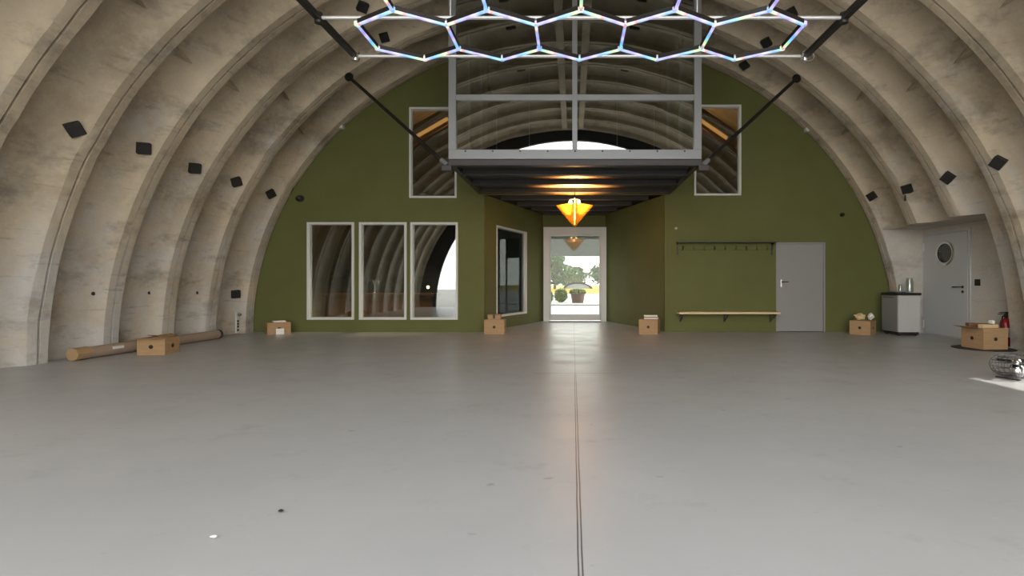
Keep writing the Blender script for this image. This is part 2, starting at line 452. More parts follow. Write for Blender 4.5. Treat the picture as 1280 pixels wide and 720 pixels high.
# alcove back wall and the outer wall of the rooms behind
DX0, DX1, DH = -.88, 1.01, 2.83
eo = [(-8.2, 0), (DX0, 0), (DX0, DH), (DX1, DH), (DX1, 0), (8.2, 0)]+[(8.2*math.cos(PI*k/60), 7.4*math.sin(PI*k/60)) for k in range(1, 60)]
struct(obj('wall_alcove_back', upright(plate(eo, [], .16), AY+.08), M['green']))
struct(obj('ceiling_upper_floor', upright(plate([(-7.2, 3.26), (-2.35, 3.26), (-2.35, 3.4), (-7.1, 3.4)], [], 3.2), 13.36), M['dark_wall']))
struct(obj('ceiling_upper_floor', upright(plate([(2.45, 3.26), (7.2, 3.26), (7.1, 3.4), (2.45, 3.4)], [], 3.2), 13.36), M['dark_wall']))

for x in (-2.34, 2.46):  # dark screens added to hold the warm light inside the side rooms
    struct(obj('wall_light_screen', box((x-.05, WY+.15, 3.27), (x+.05, AY-.01, 6.55)), M['dark_wall']))
struct(obj('wall_upper_back', box((-2.28, 14.2, 3.27), (2.40, 14.3, 6.6)), M['dark_wall']))

struct(obj('wall_room_left', box((-8.1, AY-.08, 0), (-1.2, AY-.02, 7.3)), M['dark_wall']))
struct(obj('wall_room_right', box((1.3, AY-.08, 0), (8.1, AY-.02, 7.3)), M['dark_wall']))

# entrance glass door in the alcove
d1 = struct(obj('door_1', upright(plate([(DX0, 0), (-.70, 0), (-.70, 2.62), (.84, 2.62), (.84, 0), (DX1, 0), (DX1, DH), (DX0, DH)], [], .2), AY-.02), M['white_frame']))
lf = obj('door_leaf', upright(plate(rect(-.70, .02, .84, 2.62), [rect(-.66, .20, .80, 2.57)], .05), AY+.02), M['white_frame'], d1)
obj('rail', box((-.66, AY, .47), (.80, AY+.035, .50)), M['steel_frame'], lf)
obj('pane', box((-.66, AY+.015, .20), (.80, AY+.023, 2.57)), M['door_glass'], lf)
bm = tb([(-.67, AY-.03, 1.15), (-.67, AY-.07, 1.15), (-.60, AY-.07, 1.15)], .012, 8); obj('handle', bm, M['chrome'], lf)
struct(obj('trim_1', box((-.70, 14.55, 0), (.84, 14.9, .012)), M['rubber']))

# grey flush door in the green wall
x0, x1, zt = D2
d2 = struct(obj('door_2', box((x0+.035, WY+.015, .012), (x1-.035, WY+.065, zt-.035), .004), M['door_grey']))
obj('door_frame', upright(plate([(x0, 0), (x0+.03, 0), (x0+.03, zt-.03), (x1-.03, zt-.03), (x1-.03, 0), (x1, 0), (x1, zt), (x0, zt)], [], .16), WY+.06), M['door_grey'], d2)
hx, hz = wx(977.5), wz(354)
h = obj('handle', box((hx-.025, WY+.003, hz-.09), (hx+.025, WY+.017, hz+.09), .004), M['chrome'], d2)
obj('lever', tb([(hx, WY+.01, hz+.035), (hx, WY-.045, hz+.035), (hx+.13, WY-.045, hz+.035)], .009, 8), M['black'], h)

# porthole door in the right niche (plane x = NX)
cy, cz, pr = (DY0+DY1)/2-.02, 1.78, .235
def toX(bm, x):               # local XY (u=y, v=z) plate -> plane x
    for v in bm.verts: v.co = Vector((x+v.co.z, v.co.x, v.co.y))
    return bm
circ = [(cy+pr*math.cos(2*PI*k/40), cz+pr*math.sin(2*PI*k/40)) for k in range(40)]
d3 = struct(obj('door_3', toX(plate(rect(DY0, .015, DY1, DZ), [circ], .05), NX-.005), M['door_light']))
obj('door_frame', toX(plate([(DY0-.06, 0), (DY0-.008, 0), (DY0-.008, DZ+.008), (DY1+.008, DZ+.008), (DY1+.008, 0), (DY1+.06, 0), (DY1+.06, DZ+.06), (DY0-.06, DZ+.06)], [], .09), NX+.02), M['door_light'], d3)
mx = Matrix.Translation((NX-.03, cy, cz)) @ Matrix.Rotation(-PI/2, 4, 'Y')
pw_ = obj('porthole_ring', lt([(pr-.035, 0), (pr-.03, .022), (pr+.0, .028), (pr+.03, .018), (pr+.032, -.002), (pr-.03, -.004)], 40, mtx=mx), M['chrome'], d3, smooth=40)
obj('porthole_pane', lt([(0, 0), (pr-.005, 0), (pr-.005, -.008), (0, -.008)], 40, mtx=mx), M['side_glass'], d3)
hy, hz = DY0+.12, 1.06
hd = obj('handle', tb([(NX-.03, hy, hz), (NX-.085, hy, hz), (NX-.085, hy+.21, hz)], .011, 8), M['black'], d3)
obj('rosette', lt([(0, .012), (.026, .012), (.028, 0)], 16, mtx=Matrix.Translation((NX-.03, hy, hz)) @ Matrix.Rotation(-PI/2, 4, 'Y')), M['black'], hd)
obj('rosette', lt([(0, .012), (.026, .012), (.028, 0)], 16, mtx=Matrix.Translation((NX-.03, hy, hz-.10)) @ Matrix.Rotation(-PI/2, 4, 'Y')), M['black'], hd)
for zz in (.22, 1.95):
    obj('hinge', lt([(0, -.09), (.016, -.09), (.016, .09), (0, .09)], 12, (NX-.045, DY1+.012, zz)), M['white_frame'], d3, smooth=40)
obj('porthole_backing', lt([(pr, -.02), (pr, -.10), (0, -.10)], 32, mtx=mx), M['dark_wall'], d3)  # dark cup added behind the pane to shut out daylight

# ------------------------------------------------------------------ glazed box over the entrance
GX0, GX1, GY, GZ0, GZ1 = -2.20, 2.28, 8.8, 3.22, 6.28
gb = thing('glazed_mezzanine_box', 'grey steel framed glazed box jutting from the green wall above the entrance', 'mezzanine', (0, GY, GZ0))
def gobj(name, bm, m, par=gb, **k):
    for v in bm.verts: v.co -= Vector((0, GY, GZ0))
    return obj(name, bm, m, par, **k)
gobj('edge_beam', box((GX0, GY-.02, GZ0), (GX1, GY+.12, 3.325), .006), M['steel_dark'])
zt_, zm = GZ1, wz(0)
zmid = CAMZ+(HY-122)*GY/F
xm = (718.5-CX)*GY/F
fr = bmesh.new()
bx(fr, (GX0, GY-.03, 3.33), (GX1, GY+.07, 3.50), .008)
fo = gobj('bottom_rail', fr, M['steel_frame'])
for k in range(9):
    x = GX0+.3+k*(GX1-GX0-.6)/8
    gobj('bolt', lt([(0, .006), (.014, .006), (.016, 0)], 8, mtx=Matrix.Translation((x, GY-.03, 3.47)) @ Matrix.Rotation(PI/2, 4, 'X')), M['black'], fo)
gobj('post', box((GX0, GY-.03, 3.50), (GX0+.13, GY+.07, GZ1), .006), M['steel_frame'])
gobj('post', box((GX1-.13, GY-.03, 3.50), (GX1, GY+.07, GZ1), .006), M['steel_frame'])
gobj('mullion', box((xm-.045, GY-.02, 3.50), (xm+.045, GY+.06, GZ1), .005), M['steel_frame'])
gobj('transom', box((GX0+.13, GY-.02, zmid-.05), (xm-.045, GY+.06, zmid+.05), .005), M['steel_frame'])
gobj('transom', box((xm+.045, GY-.02, zmid-.05), (GX1-.13, GY+.06, zmid+.05), .005), M['steel_frame'])
gobj('top_rail', box((GX0, GY-.03, GZ1), (GX1, GY+.07, GZ1+.12), .006), M['steel_frame'])
for (a, b) in ((GX0+.13, xm-.045), (xm+.045, GX1-.13)):
    for (c, d) in ((3.50, zmid-.05), (zmid+.05, GZ1)):
        gobj('glass_pane', box((a, GY+.012, c), (b, GY+.028, d)), M['box_glass'])
for sx, x in ((-1, GX0), (1, GX1)):
    x_in = x+.10 if sx < 0 else x-.10
    lo, hi = min(x, x_in), max(x, x_in)
    gobj('side_sill', box((lo, GY+.07, 3.33), (hi, WY-.01, 3.46), .006), M['steel_frame'])
    gobj('side_post', box((lo, WY-.11, 3.46), (hi, WY-.01, 6.28), .006), M['steel_frame'])
    gobj('side_post', box((lo, 10.15, 3.46), (hi, 10.25, GZ1), .006), M['steel_frame'])
    for ya, yb in ((GY+.07, 10.15), (10.25, WY-.11)):
        gobj('side_glass', box((x-.008+(.05 if sx < 0 else -.05), ya, 3.46), (x+.008+(.05 if sx < 0 else -.05), yb, GZ1)), M['side_glass'])
    gobj('side_beam', box((lo, GY+.12, GZ0), (hi, WY-.01, 3.325), .006), M['steel_dark'])
    bm = bmesh.new()
    bx(bm, (x-.05 if sx > 0 else x-.12, GY-.03, GZ0-.09), (x+.12 if sx > 0 else x+.05, GY+.12, GZ0)); gobj('corner_bracket', bm, M['steel_dark'])
gobj('roof_panel', box((GX0, GY-.02, GZ1+.12), (GX1, WY-.01, GZ1+.16)), M['dark_wall'])
# corrugated deck and joists carried on into the alcove
bm = bmesh.new(); ny = 150
prev = None
for k in range(ny+1):
    y = GY+.12+(AY-GY-.14)*k/ny
    z = 3.30+(.03 if (k//2) % 2 else 0)
    half0, half1 = (GX0+.1, GX1-.1)
    cur = (bm.verts.new((half0, y, z)), bm.verts.new((half1, y, z)))
    if prev: bm.faces.new((prev[0], prev[1], cur[1], cur[0]))
    prev = cur
gobj('floor_deck', bm, M['deck'])
for y in (9.48, 10.38, 11.3, 12.2, 13.1, 14.0, 14.8):
    bm = bmesh.new(); xa, xb = GX0+.1, GX1-.1
    if y > WY:
        t = (y+.08-WY)/(AY-WY); xa = AL+(BL-AL)*t+.06; xb = AR+(BR-AR)*t-.06
    bx(bm, (xa, y-.06, GZ0-.03), (xb, y+.06, GZ0-.015)); bx(bm, (xa, y-.006, GZ0-.015), (xb, y+.006, 3.298))
    gobj('joist', bm, M['steel_dark'])

# tie rods from the box corners up to the vault
for sx, tip, lab in ((-1, P(435, 95, 10.17), 'slanting black tie rod from left lower corner of glazed box to the vault'),
                     (1, P(997, 97, 10.17), 'slanting black tie rod from right lower corner of glazed box to the vault')):
    base = Vector((GX0-.05, GY+.06, 3.25)) if sx < 0 else Vector((GX1+.05, GY+.06, 3.25))
    r = thing('tie_rod', lab, 'rod', base, group='tie rods of the glazed box')
    dv = tip-base; u = dv.normalized()
    obj('rod', tb([u*.12, dv-u*.05], .034, 12), M['black_rod'], r, smooth=40)
    obj('end_fork', tb([u*-.02, u*.16], .045, 12), M['steel_frame'], r, smooth=40)
    obj('anchor_plate', lt([(0, 0), (.09, 0), (.09, .02), (0, .02)], 16, mtx=Matrix.Translation(dv-u*.05) @ u.to_track_quat('Z', 'Y').to_matrix().to_4x4()), M['black_rod'], r)

# pendant lamp with inverted amber cone
LP = Vector((.04, 10.85, 0))
pl = thing('pendant_lamp', 'amber inverted cone pendant lamp glowing under the glazed box before the entrance', 'lamp', (LP.x, LP.y, 3.2))
obj('cable', tb([(0, 0, .02), (0, 0, -.20)], .008, 8), M['black'], pl)
bm = bmesh.new(); lathe(bm, [(.41, -.36), (.20, -.61), (.012, -.83)], 4)
obj('lamp_shade', bm, M['amber'], pl, rot=(0, 0, PI/4*0))
obj('stem', tb([(0, 0, -.20), (0, 0, -.78)], .013, 8), M['filament'], pl)
obj('socket_bar', tb([(-.13, 0, -.22), (.13, 0, -.22)], .012, 8), M['steel_dark'], pl)
for sx in (-1, 1):
    obj('bulb', lt([(0, -.05), (.03, -.035), (.038, 0), (.028, .03), (.014, .05), (0, .055)], 14, (sx*.09, 0, -.29)), M['bulb'], pl, smooth=60)

# ------------------------------------------------------------------ light frame and honeycomb light
H = 2.40; LZ = CAMZ+H; a6 = .477
ly1 = F*(H+.08)/(HY-22.5); ly2 = F*(H+.08)/(HY-70.5)
RX0, RX1 = -2.37, 2.53
lfm = thing('lighting_frame', 'suspended light frame of two silver crossbars on black side rails', 'frame', (0, ly2, LZ+.05))
def lobj(name, bm, m, par=lfm, **k):
    for v in bm.verts: v.co -= Vector((0, ly2, LZ+.05))
    return obj(name, bm, m, par, **k)
for y in (ly1, ly2):
    lobj('crossbar', tb([(RX0, y, LZ+.082), (RX1, y, LZ+.082)], .017, 12), M['alu'], smooth=40)
for x in (RX0, RX1):
    rl = lobj('side_rail', box((x-.028, 1.9, LZ+.055), (x+.028, ly2+.03, LZ+.11), .006), M['black_rod'])
    lobj('clamp', lt([(0, -.05), (.04, -.05), (.045, 0), (.04, .05), (0, .05)], 12, (x, ly2, LZ+.08)), M['chrome'], rl, smooth=40)
    lobj('clamp', lt([(0, -.05), (.035, -.05), (.04, 0), (.035, .05), (0, .05)], 12, (x, ly1, LZ+.08)), M['black_rod'], rl, smooth=40)
bm = bmesh.new()
for k in range(2):
    pts = [(RX1+.02+.07*math.cos(t*PI/8), ly2-.02+.02*k, LZ+.07+.05*math.sin(t*PI/8)) for t in range(17)]
    tube(bm, pts, .009, 6, False)
lobj('shackle', bm, M['chrome'], smooth=60)
for x, y in ((-1.14, ly1), (1.16, ly1), (RX0, 2.2), (RX1, 2.2)):
    zt2 = B*math.sqrt(1-(x/A)**2)
    lobj('hanging_cable', tb([(x, y, LZ+.06), (x, y, zt2+.05)], .005, 6), M['alu'])

hc = thing('honeycomb_light', 'rainbow coloured hexagon honeycomb LED light hanging under the light frame', 'light', (0, ly2, LZ))
w3 = math.sqrt(3)*a6
edges = set(); vk = {}
def vid(x, y):
    k = (round(x, 2), round(y, 2))
    for kk in vk:
        if abs(kk[0]-k[0]) < .06 and abs(kk[1]-k[1]) < .06: return kk
    vk[k] = (x, y); return k
cyr = 5.30-a6
hexes = [(.072+(i-2)*w3, cyr) for i in range(5)] + [(.072+(i-1.5)*w3, cyr-1.5*a6) for i in range(4)]
for hx_, hy_ in hexes:
    ps = [vid(hx_+a6*math.sin(k*PI/3), hy_+a6*math.cos(k*PI/3)) for k in range(6)]
    for k in range(6): edges.add(tuple(sorted((ps[k], ps[(k+1) % 6]))))
proto_h = proto_d = proto_c = None
for (ka, kb) in sorted(edges):
    pa, pb = Vector((*vk[ka], 0)), Vector((*vk[kb], 0)); c = (pa+pb)/2; ang = math.atan2(pb.y-pa.y, pb.x-pa.x)
    if proto_h is None:
        hl = a6/2-.018
        proto_h = obj('light_tube', box((-hl, -.017, 0), (hl, .017, .04), .003), M['black_rod'], hc)
        proto_d = obj('diffuser', tb([(-hl, 0, -.006), (hl, 0, -.006)], 0.0145, 10), M['led'], proto_h, smooth=50)
        th_, td_ = proto_h, proto_d
    else:
        th_ = proto_h.copy(); COL.objects.link(th_); th_.parent = hc
        td_ = proto_d.copy(); COL.objects.link(td_); td_.parent = th_
    th_.location = (c.x, c.y-ly2, 0); th_.rotation_euler = (0, 0, ang)
for kk, (x, y) in vk.items():
    if proto_c is None: proto_c = cc = obj('connector', lt([(0, -.014), (.026, -.012), (.028, .02), (0, .034)], 12), M['led'], hc, smooth=40)
    else: cc = proto_c.copy(); COL.objects.link(cc); cc.parent = hc
    cc.location = (x, y-ly2, 0)
    for yb_ in (ly1, ly2):
        if abs(y-yb_) < .16: obj('hanger_wire', tb([(x, y-ly2, .03), (x, yb_-ly2, .085)], .004, 6), M['alu'], hc)

# ------------------------------------------------------------------ black square vent covers on the vault
def on_vault(px, py, off):
    dx, dz = px-CX, HY-py; lo, hi = 0, .05
    for _ in range(60):
        k = (lo+hi)/2; o_ = off_at(F*k)+off; v = (dx*k/(A+o_))**2+((CAMZ+dz*k)/(B+o_))**2
        lo, hi = (k, hi) if v < 1 else (lo, k)
    return Vector((dx*k, F*k, CAMZ+dz*k))
def off_at(y):
    for (a, oa), (b, ob) in zip(cols, cols[1:]):
        if a <= y <= b: return oa+(ob-oa)*(y-a)/(b-a)
    return .2
proto_v = None
def vent(p, spin, label, off=.21):
    global proto_v
    n = -Vector((p.x/(A+off)**2, 0, p.z/(B+off)**2)).normalized()
    n = (n+Vector((0, -.42, 0))).normalized()
    if proto_v is None:
        bm = box((-.087, -.087, -.07), (.087, .087, .02), .006)
        r = obj('vent_cover', bm, M['black'])
        g = bmesh.new()
        for k in range(5): bx(g, (-.07, -.07+k*.031, .02), (.07, -.054+k*.031, .026))
        gr = obj('grille', g, M['rubber'], r); proto_v = (r, gr)
    else:
        r = proto_v[0].copy(); COL.objects.link(r); gr = proto_v[1].copy(); COL.objects.link(gr); gr.parent = r
    q = n.to_track_quat('Z', 'Y')
    r.rotation_euler = (q.to_matrix().to_4x4() @ Matrix.Rotation(math.radians(spin), 4, 'Z')).to_euler()
    r.location = p + n*.035
    tag(r, label, 'vent', 'black square vent covers on the vault')
    return r
ordn = ['first', 'second', 'third', 'fourth', 'fifth', 'sixth', 'seventh', 'eighth']
for i, (x, y, sp) in enumerate([(338, 242, 40), (295, 227, 30), (243, 210, 8), (179, 185, 10), (93, 161, 35)]):
    vent(on_vault(x, y, -.02), sp, 'small black vent cover at mid height on left vault, %s bay from green wall' % ordn[i])
for i, (x, y, sp) in enumerate([(1090, 245, 20), (1134, 236, 2), (1185, 222, 40), (1248, 203, 45)]):
    v_ = vent(on_vault(x, y, -.02), sp, 'small black vent cover at mid height on right vault, %s bay from green wall' % ordn[i])
    if i == 1:
        v_['label'] = 'small black vent cover with dangling plug on right vault, second bay from green wall'
        o_ = obj('dangling_plug', tb([(0, 0, 0), (.0, 0, -.12)], [.012, .022], 8), M['black'], v_)
        o_.matrix_parent_inverse = Matrix.Identity(4)
        R_ = v_.rotation_euler.to_matrix(); o_.rotation_euler = R_.inverted().to_euler(); o_.location = R_.inverted() @ Vector((-.02, 0, -.11))
for i, (x, y, sp) in enumerate([(480, 46, 38), (453, 8, 2)]):
    vent(on_vault(x, y, -.02), sp, 'small black vent cover high on left vault behind honeycomb, %s bay from green wall' % ordn[i+1])
for i, (x, y, sp) in enumerate([(931, 81, 12), (958, 53, 5), (989, 16, 3)]):
    vent(on_vault(x, y, -.02), sp, 'small black vent cover high on right vault behind honeycomb, %s bay from green wall' % ordn[i])
for sx, nm in ((-1, 'left'), (1, 'right')):
    for i, y in enumerate((7.55, 6.45, 5.35, 4.25)):
        x = sx*1.4; vent(Vector((x, y, (B+off_at(y)-.02)*math.sqrt(1-(x/(A+off_at(y)))**2))), 0 if i % 2 else 42, 'small black vent cover %s of the vault ridge, %s bay from green wall' % (nm, ordn[i+3]))
pv = on_vault(294, 367.5, -.02)
lv = vent(pv, 4, 'low black square vent cover on left wall above the white socket strip')

# white socket strip below it
p = on_vault(294, 414, 0)
p.x = -(A+off_at(p.y))+.03; p.z = 0
ss = thing('socket_strip', 'white vertical socket strip with dark outlets low on left wall near the corner', 'socket strip', (p.x, p.y, 0))
obj('back_plate', box((0, -.05, .02), (.03, .05, .40), .004), M['white_frame'], ss)
for zz in (.06, .14, .20, .26):
    obj('outlet', box((.03, -.03, zz), (.037, .03, zz+.045), .003), M['black'], ss)
obj('knob', lt([(0, .07), (.03, .065), (.045, .03), (.03, 0)], 16, mtx=Matrix.Translation((.03, 0, .43)) @ Matrix.Rotation(PI/2, 4, 'Y')), M['chrome'], ss, smooth=50)
obj('cap_plate', box((0, -.06, .38), (.03, .06, .50), .004), M['white_frame'], ss)

# small fittings on the green wall
def wall_dome(px, py, r, m, label, cat, name):
    o = thing(name, label, cat, (wx(px), WY, wz(py)))
    obj('base', lt([(0, .02), (r, .02), (r*1.05, 0)], 20, mtx=Matrix.Rotation(PI/2, 4, 'X')), m, o, smooth=40)
    obj('dome', lt([(r*.85, .02), (r*.75, .06), (r*.45, .09), (0, .10)], 20, mtx=Matrix.Rotation(PI/2, 4, 'X')), m, o, smooth=60)
    return o
o = wall_dome(375, 248, .075, M['black'], 'black wall spotlight on the green wall above left windows near the vault', 'wall light', 'wall_light'); o.scale = (1.3, 1, 1)
wall_dome(1052.5, 268.5, .05, M['black'], 'small black wall light on the green wall above and right of grey door', 'wall light', 'wall_light')
wall_dome(845, 285.5, .028, M['white_frame'], 'tiny white motion sensor on green wall above the coat rack', 'sensor', 'motion_sensor')

for (px, py, nm) in ((427, 158, 'left'), (1007, 163, 'right')):
    q_ = P(px, py, 11.5); k_ = 1/math.sqrt((q_.x/A)**2+(q_.z/B)**2); q_ = Vector((q_.x*k_, 11.5, q_.z*k_))
    tag(obj('cable_bracket', box((-.04, -.06, -.05), (.04, .06, .03), .01), M['white_frame'], loc=q_), 'tiny pale bracket on last vault rib, %s of the glazed box' % nm, 'bracket')
wl_ = bpy.data.objects['wall_left']
for (px, py) in ((117, 367), (187, 366), (247, 366)):
    q_ = on_vault(px, py, -.006)
    obj('anchor_hole', lt([(0, .004), (.028, .004), (.03, -.01)], 12, mtx=Matrix.Translation(q_) @ Matrix.Rotation(PI/2, 4, 'Y')), M['black'], wl_)
for (pa, pb, nm) in (((518, 172), (560, 148), 'left'), ((874, 149), (909, 173), 'right')):
    a_, b_ = P(*pa, 12.8), P(*pb, 12.8); m_ = (a_+b_)/2; dv = b_-a_; u = dv.normalized()
    t_ = thing('glow_bar', 'glowing warm bar standing for a lit timber beam behind the upper %s window' % nm, 'lamp', m_, group='glowing bars on beams behind the upper windows')
    rot_ = (0, -math.atan2(dv.z, dv.x), 0); L2 = dv.length/2
    obj('timber_beam', box((-L2-.3, .02, -.12), (L2+.3, .10, .30), .01), M['wood_brown'], t_, rot=rot_)
    obj('diffuser', box((-L2, -.02, -.045), (L2, .018, .045), .008), M['strip'], t_, rot=rot_)  # emissive bar in place of warm lamplight on the timber
# coat rack
rx0, rx1, rz = wx(845), wx(967), wz(303)
cr = thing('coat_rack', 'green painted coat rack with hooks on the wall beside the grey door', 'coat rack', (rx0, WY, rz))
W = rx1-rx0
obj('shelf_bar', box((0, -.20, -.02), (W, -.005, .0), .003), M['steel_dark'], cr)
obj('hook_rail', box((.04, -.03, -.17), (W-.04, -.004, -.08), .003), M['green'], cr)
for x in (.03, W-.05):
    bm = bmesh.new(); bx(bm, (x-.012, -.19, -.05), (x+.012, -.005, -.02)); bx(bm, (x-.012, -.03, -.30), (x+.012, -.004, -.02)); obj('bracket', bm, M['steel_dark'], cr)
for k in range(9):
    x = .15+k*(W-.32)/8
    obj('hook', tb([(x, -.03, -.09), (x, -.10, -.11), (x, -.11, -.16), (x, -.075, -.18), (x, -.03, -.13)], .009, 8), M['green'] if k % 3 else M['steel_dark'], cr, smooth=60)

# bench under it
bz = wz(386.5)-.0
bn = thing('wall_bench', 'long pine slat bench on wall brackets under the coat rack', 'bench', (wx(845), WY, 0))
W = wx(968)-wx(845)
for ya, yb in ((-.36, -.20), (-.17, -.01)):
    obj('slat', box((0, ya, bz-.095), (W, yb, bz-.05), .006), M['wood'], bn)
for x in (.10, W*.49, W-.10):
    bm = bmesh.new(); bx(bm, (x-.018, -.34, bz-.125), (x+.018, -.004, bz-.097)); bx(bm, (x-.018, -.03, bz-.30), (x+.018, -.004, bz-.1))
    tube(bm, [(x, -.30, bz-.115), (x, -.02, bz-.28)], .012, 8); obj('bracket', bm, M['steel_dark'], bn)

# ------------------------------------------------------------------ cardboard boxes
def carton(loc, rz, w, d, h, label, flaps=(50, 70, 60, 35), tilt=0):
    t = thing('cardboard_box', label, 'box', loc, rz, 'cardboard boxes along the walls')
    th = .008; bm = bmesh.new()
    bx(bm, (-w/2, -d/2, 0), (w/2, d/2, th))
    bx(bm, (-w/2, -d/2, th), (w/2, -d/2+th, h)); bx(bm, (-w/2, d/2-th, th), (w/2, d/2, h))
    bx(bm, (-w/2, -d/2+th, th), (-w/2+th, d/2-th, h)); bx(bm, (w/2-th, -d/2+th, th), (w/2, d/2-th, h))
    obj('body', bm, M['card'], t)
    fl = d*.38
    for k, ang in enumerate(flaps):
        if ang is None: continue
        wd = (w if k < 2 else d)-.01
        f = obj('flap', box((-wd/2, 0, 0), (wd/2, fl, .006)), M['card_dark'] if k % 2 else M['card'], t)
        A_ = math.radians(ang)
        if k == 0: f.location = (0, -d/2, h); f.rotation_euler = Euler((A_, 0, 0))
        if k == 1: f.location = (0, d/2, h); f.rotation_euler = Euler((A_, 0, PI), 'XYZ')
        if k == 2: f.location = (-w/2, 0, h); f.rotation_euler = Euler((A_, 0, -PI/2), 'XYZ')
        if k == 3: f.location = (w/2, 0, h); f.rotation_euler = Euler((A_, 0, PI/2), 'XYZ')
    for (x, y, ax) in ((0, -d/2-.002, 'X'), (w/2+.002, 0, 'Y'), (-w/2-.002, 0, 'Z')):
        r = Matrix.Rotation(PI/2, 4, 'X') if ax == 'X' else Matrix.Rotation(PI/2 if ax == 'Y' else -PI/2, 4, 'Y')
        obj('hand_hole', lt([(0, .002), (.032, .002), (.032, 0)], 14, mtx=Matrix.Translation((x, y, h*.5)) @ r), M['black'], t)
    return t
def crumple(name, loc, size, m, label, cat, seed, group=None):
    bm = bmesh.new(); bmesh.ops.create_icosphere(bm, subdivisions=3, radius=1)
    for v in bm.verts:
        n = noise.noise(v.co*1.9+Vector((seed, 0, 0)))*.45 + noise.noise(v.co*4.5+Vector((0, seed, 0)))*.2
        v.co = Vector((v.co.x*size[0], v.co.y*size[1], v.co.z*size[2]))*(1+n)
    zm_ = min(v.co.z for v in bm.verts)
    o = obj(name, bm, m, loc=(loc[0], loc[1], loc[2]-zm_)); return tag(o, label, cat, group)

c1 = carton((-6.66, 7.98, 0), math.radians(8), .40, .36, .26, 'open cardboard box in front of the long tube by the left wall', (172, 12, None, 20))
c2 = carton((-6.66, 11.2, 0), math.radians(40), .46, .34, .25, 'small cardboard box with white paper in the left corner of the green wall', (0, 0, None, None))
tag(obj('paper_stack', box((-.12, -.09, 0), (.12, .09, .03), .004), M['paper'], loc=(-6.62, 11.18, .262), rot=(0, 0, .7)), 'white paper sheaf on the box in left corner', 'paper')
tag(obj('paper_sheet', box((-.08, -.004, 0), (.08, .004, .13), .002), M['paper'], loc=(-6.49, 11.0, .002), rot=(-.05, 0, .7)), 'white sheet leaning on the front of left corner box', 'paper')
c3 = carton((-1.755, 11.22, 0), 0, .45, .30, .315, 'cardboard box at the left corner of the entrance alcove under a smaller box', (0, 0, None, None))
sb = thing('small_carton', 'small flat cardboard carton on top of the box left of entrance', 'box', (-1.76, 11.19, .323))
obj('body', box((-.14, -.1, 0), (.14, .1, .085), .004), M['card'], sb); obj('lid', box((-.15, -.11, .085), (.15, .11, .115), .004), M['card_dark'], sb)
obj('tape', box((-.02, -.112, .03), (.02, -.1, .116)), M['black'], sb)
c4 = carton((1.745, 11.25, 0), math.radians(-18), .42, .42, .32, 'cardboard box at right corner of the entrance alcove with papers on top', (0, 0, None, None))
for k in range(3):
    tag(obj('paper_stack', box((-.15, -.11, 0), (.15, .11, .028), .003), M['card' if k == 1 else 'paper'], loc=(1.78-.01*k, 11.23, .331+.029*k), rot=(0, 0, .1*k-.3)),
        ['bottom sheaf of flat paper on the box right of the entrance', 'brown middle sheaf of flat paper on the box right of entrance', 'topmost pale sheaf of flat paper on the box right of entrance'][k], 'paper', 'paper sheaves on the box right of the entrance')
c5 = carton((6.50, 11.12, 0), math.radians(-47), .42, .40, .30, 'cardboard box on floor between the green wall and the grey refrigerator', (0, 0, None, None))
crumple('crumpled_paper', (6.44, 11.13, .312), (.11, .10, .07), M['wood'], 'crumpled tan packing paper on box beside the refrigerator', 'paper', 3.1)
crumple('crumpled_paper', (6.63, 11.03, .312), (.055, .055, .07), M['paper'], 'crumpled white packing paper on box beside the refrigerator', 'paper', 8.1)
BX, BY = 7.13, 8.60
mat_ = thing('round_mat', 'dark round mat under the open box by the porthole door', 'mat', (BX, BY+.02, 0))
obj('mat_disc', lt([(0, .012), (.43, .012), (.45, .004), (.45, 0), (0, 0)], 40), M['rubber'], mat_)
c6 = carton((BX, BY, .012), math.radians(4), .44, .44, .35, 'open cardboard box on round mat in front of the red extinguisher', (0, 0, 168, None))
for v_, ln, rot, nm, m_, lb in (((BX-.04, BY+.06, .408), .38, (0, 0.03, -.12), 'wood_offcut', 'wood_brown', 'dark brown board lying on the open box by the porthole door'),
                               ((BX-.02, BY-.11, .40), .30, (0, 0, .12), 'wood_offcut', 'wood', 'pale wood offcut lying on the open box by extinguisher')):
    tag(obj(nm, box((-ln/2, -.05, -.03), (ln/2, .05, .03), .008), M[m_], loc=v_, rot=rot), lb, 'wood')
crumple('crumpled_paper', (BX+.18, BY+.06, .373), (.045, .06, .055), M['paper'], 'crumpled pale paper on open box in front of extinguisher', 'paper', 5.7)

# long cardboard tube
tb_ = thing('cardboard_tube', 'long brown cardboard tube lying along the foot of the left wall', 'tube', (-7.27, 7.2, 0))
bm = tb([(0, .06, .09), (0, 2.95, .09)], .088, 24); obj('tube_body', bm, M['tube_card'], tb_, smooth=40)
obj('end_cap', tb([(0, 0, .094), (0, .22, .094)], .094, 8), M['card'], tb_)
obj('shipping_label', box((.055, .55, .10), (.088, .74, .14)), M['paper'], tb_)
obj('end_cap', tb([(0, 2.93, .092), (0, 2.99, .092)], .092, 16), M['black'], tb_)

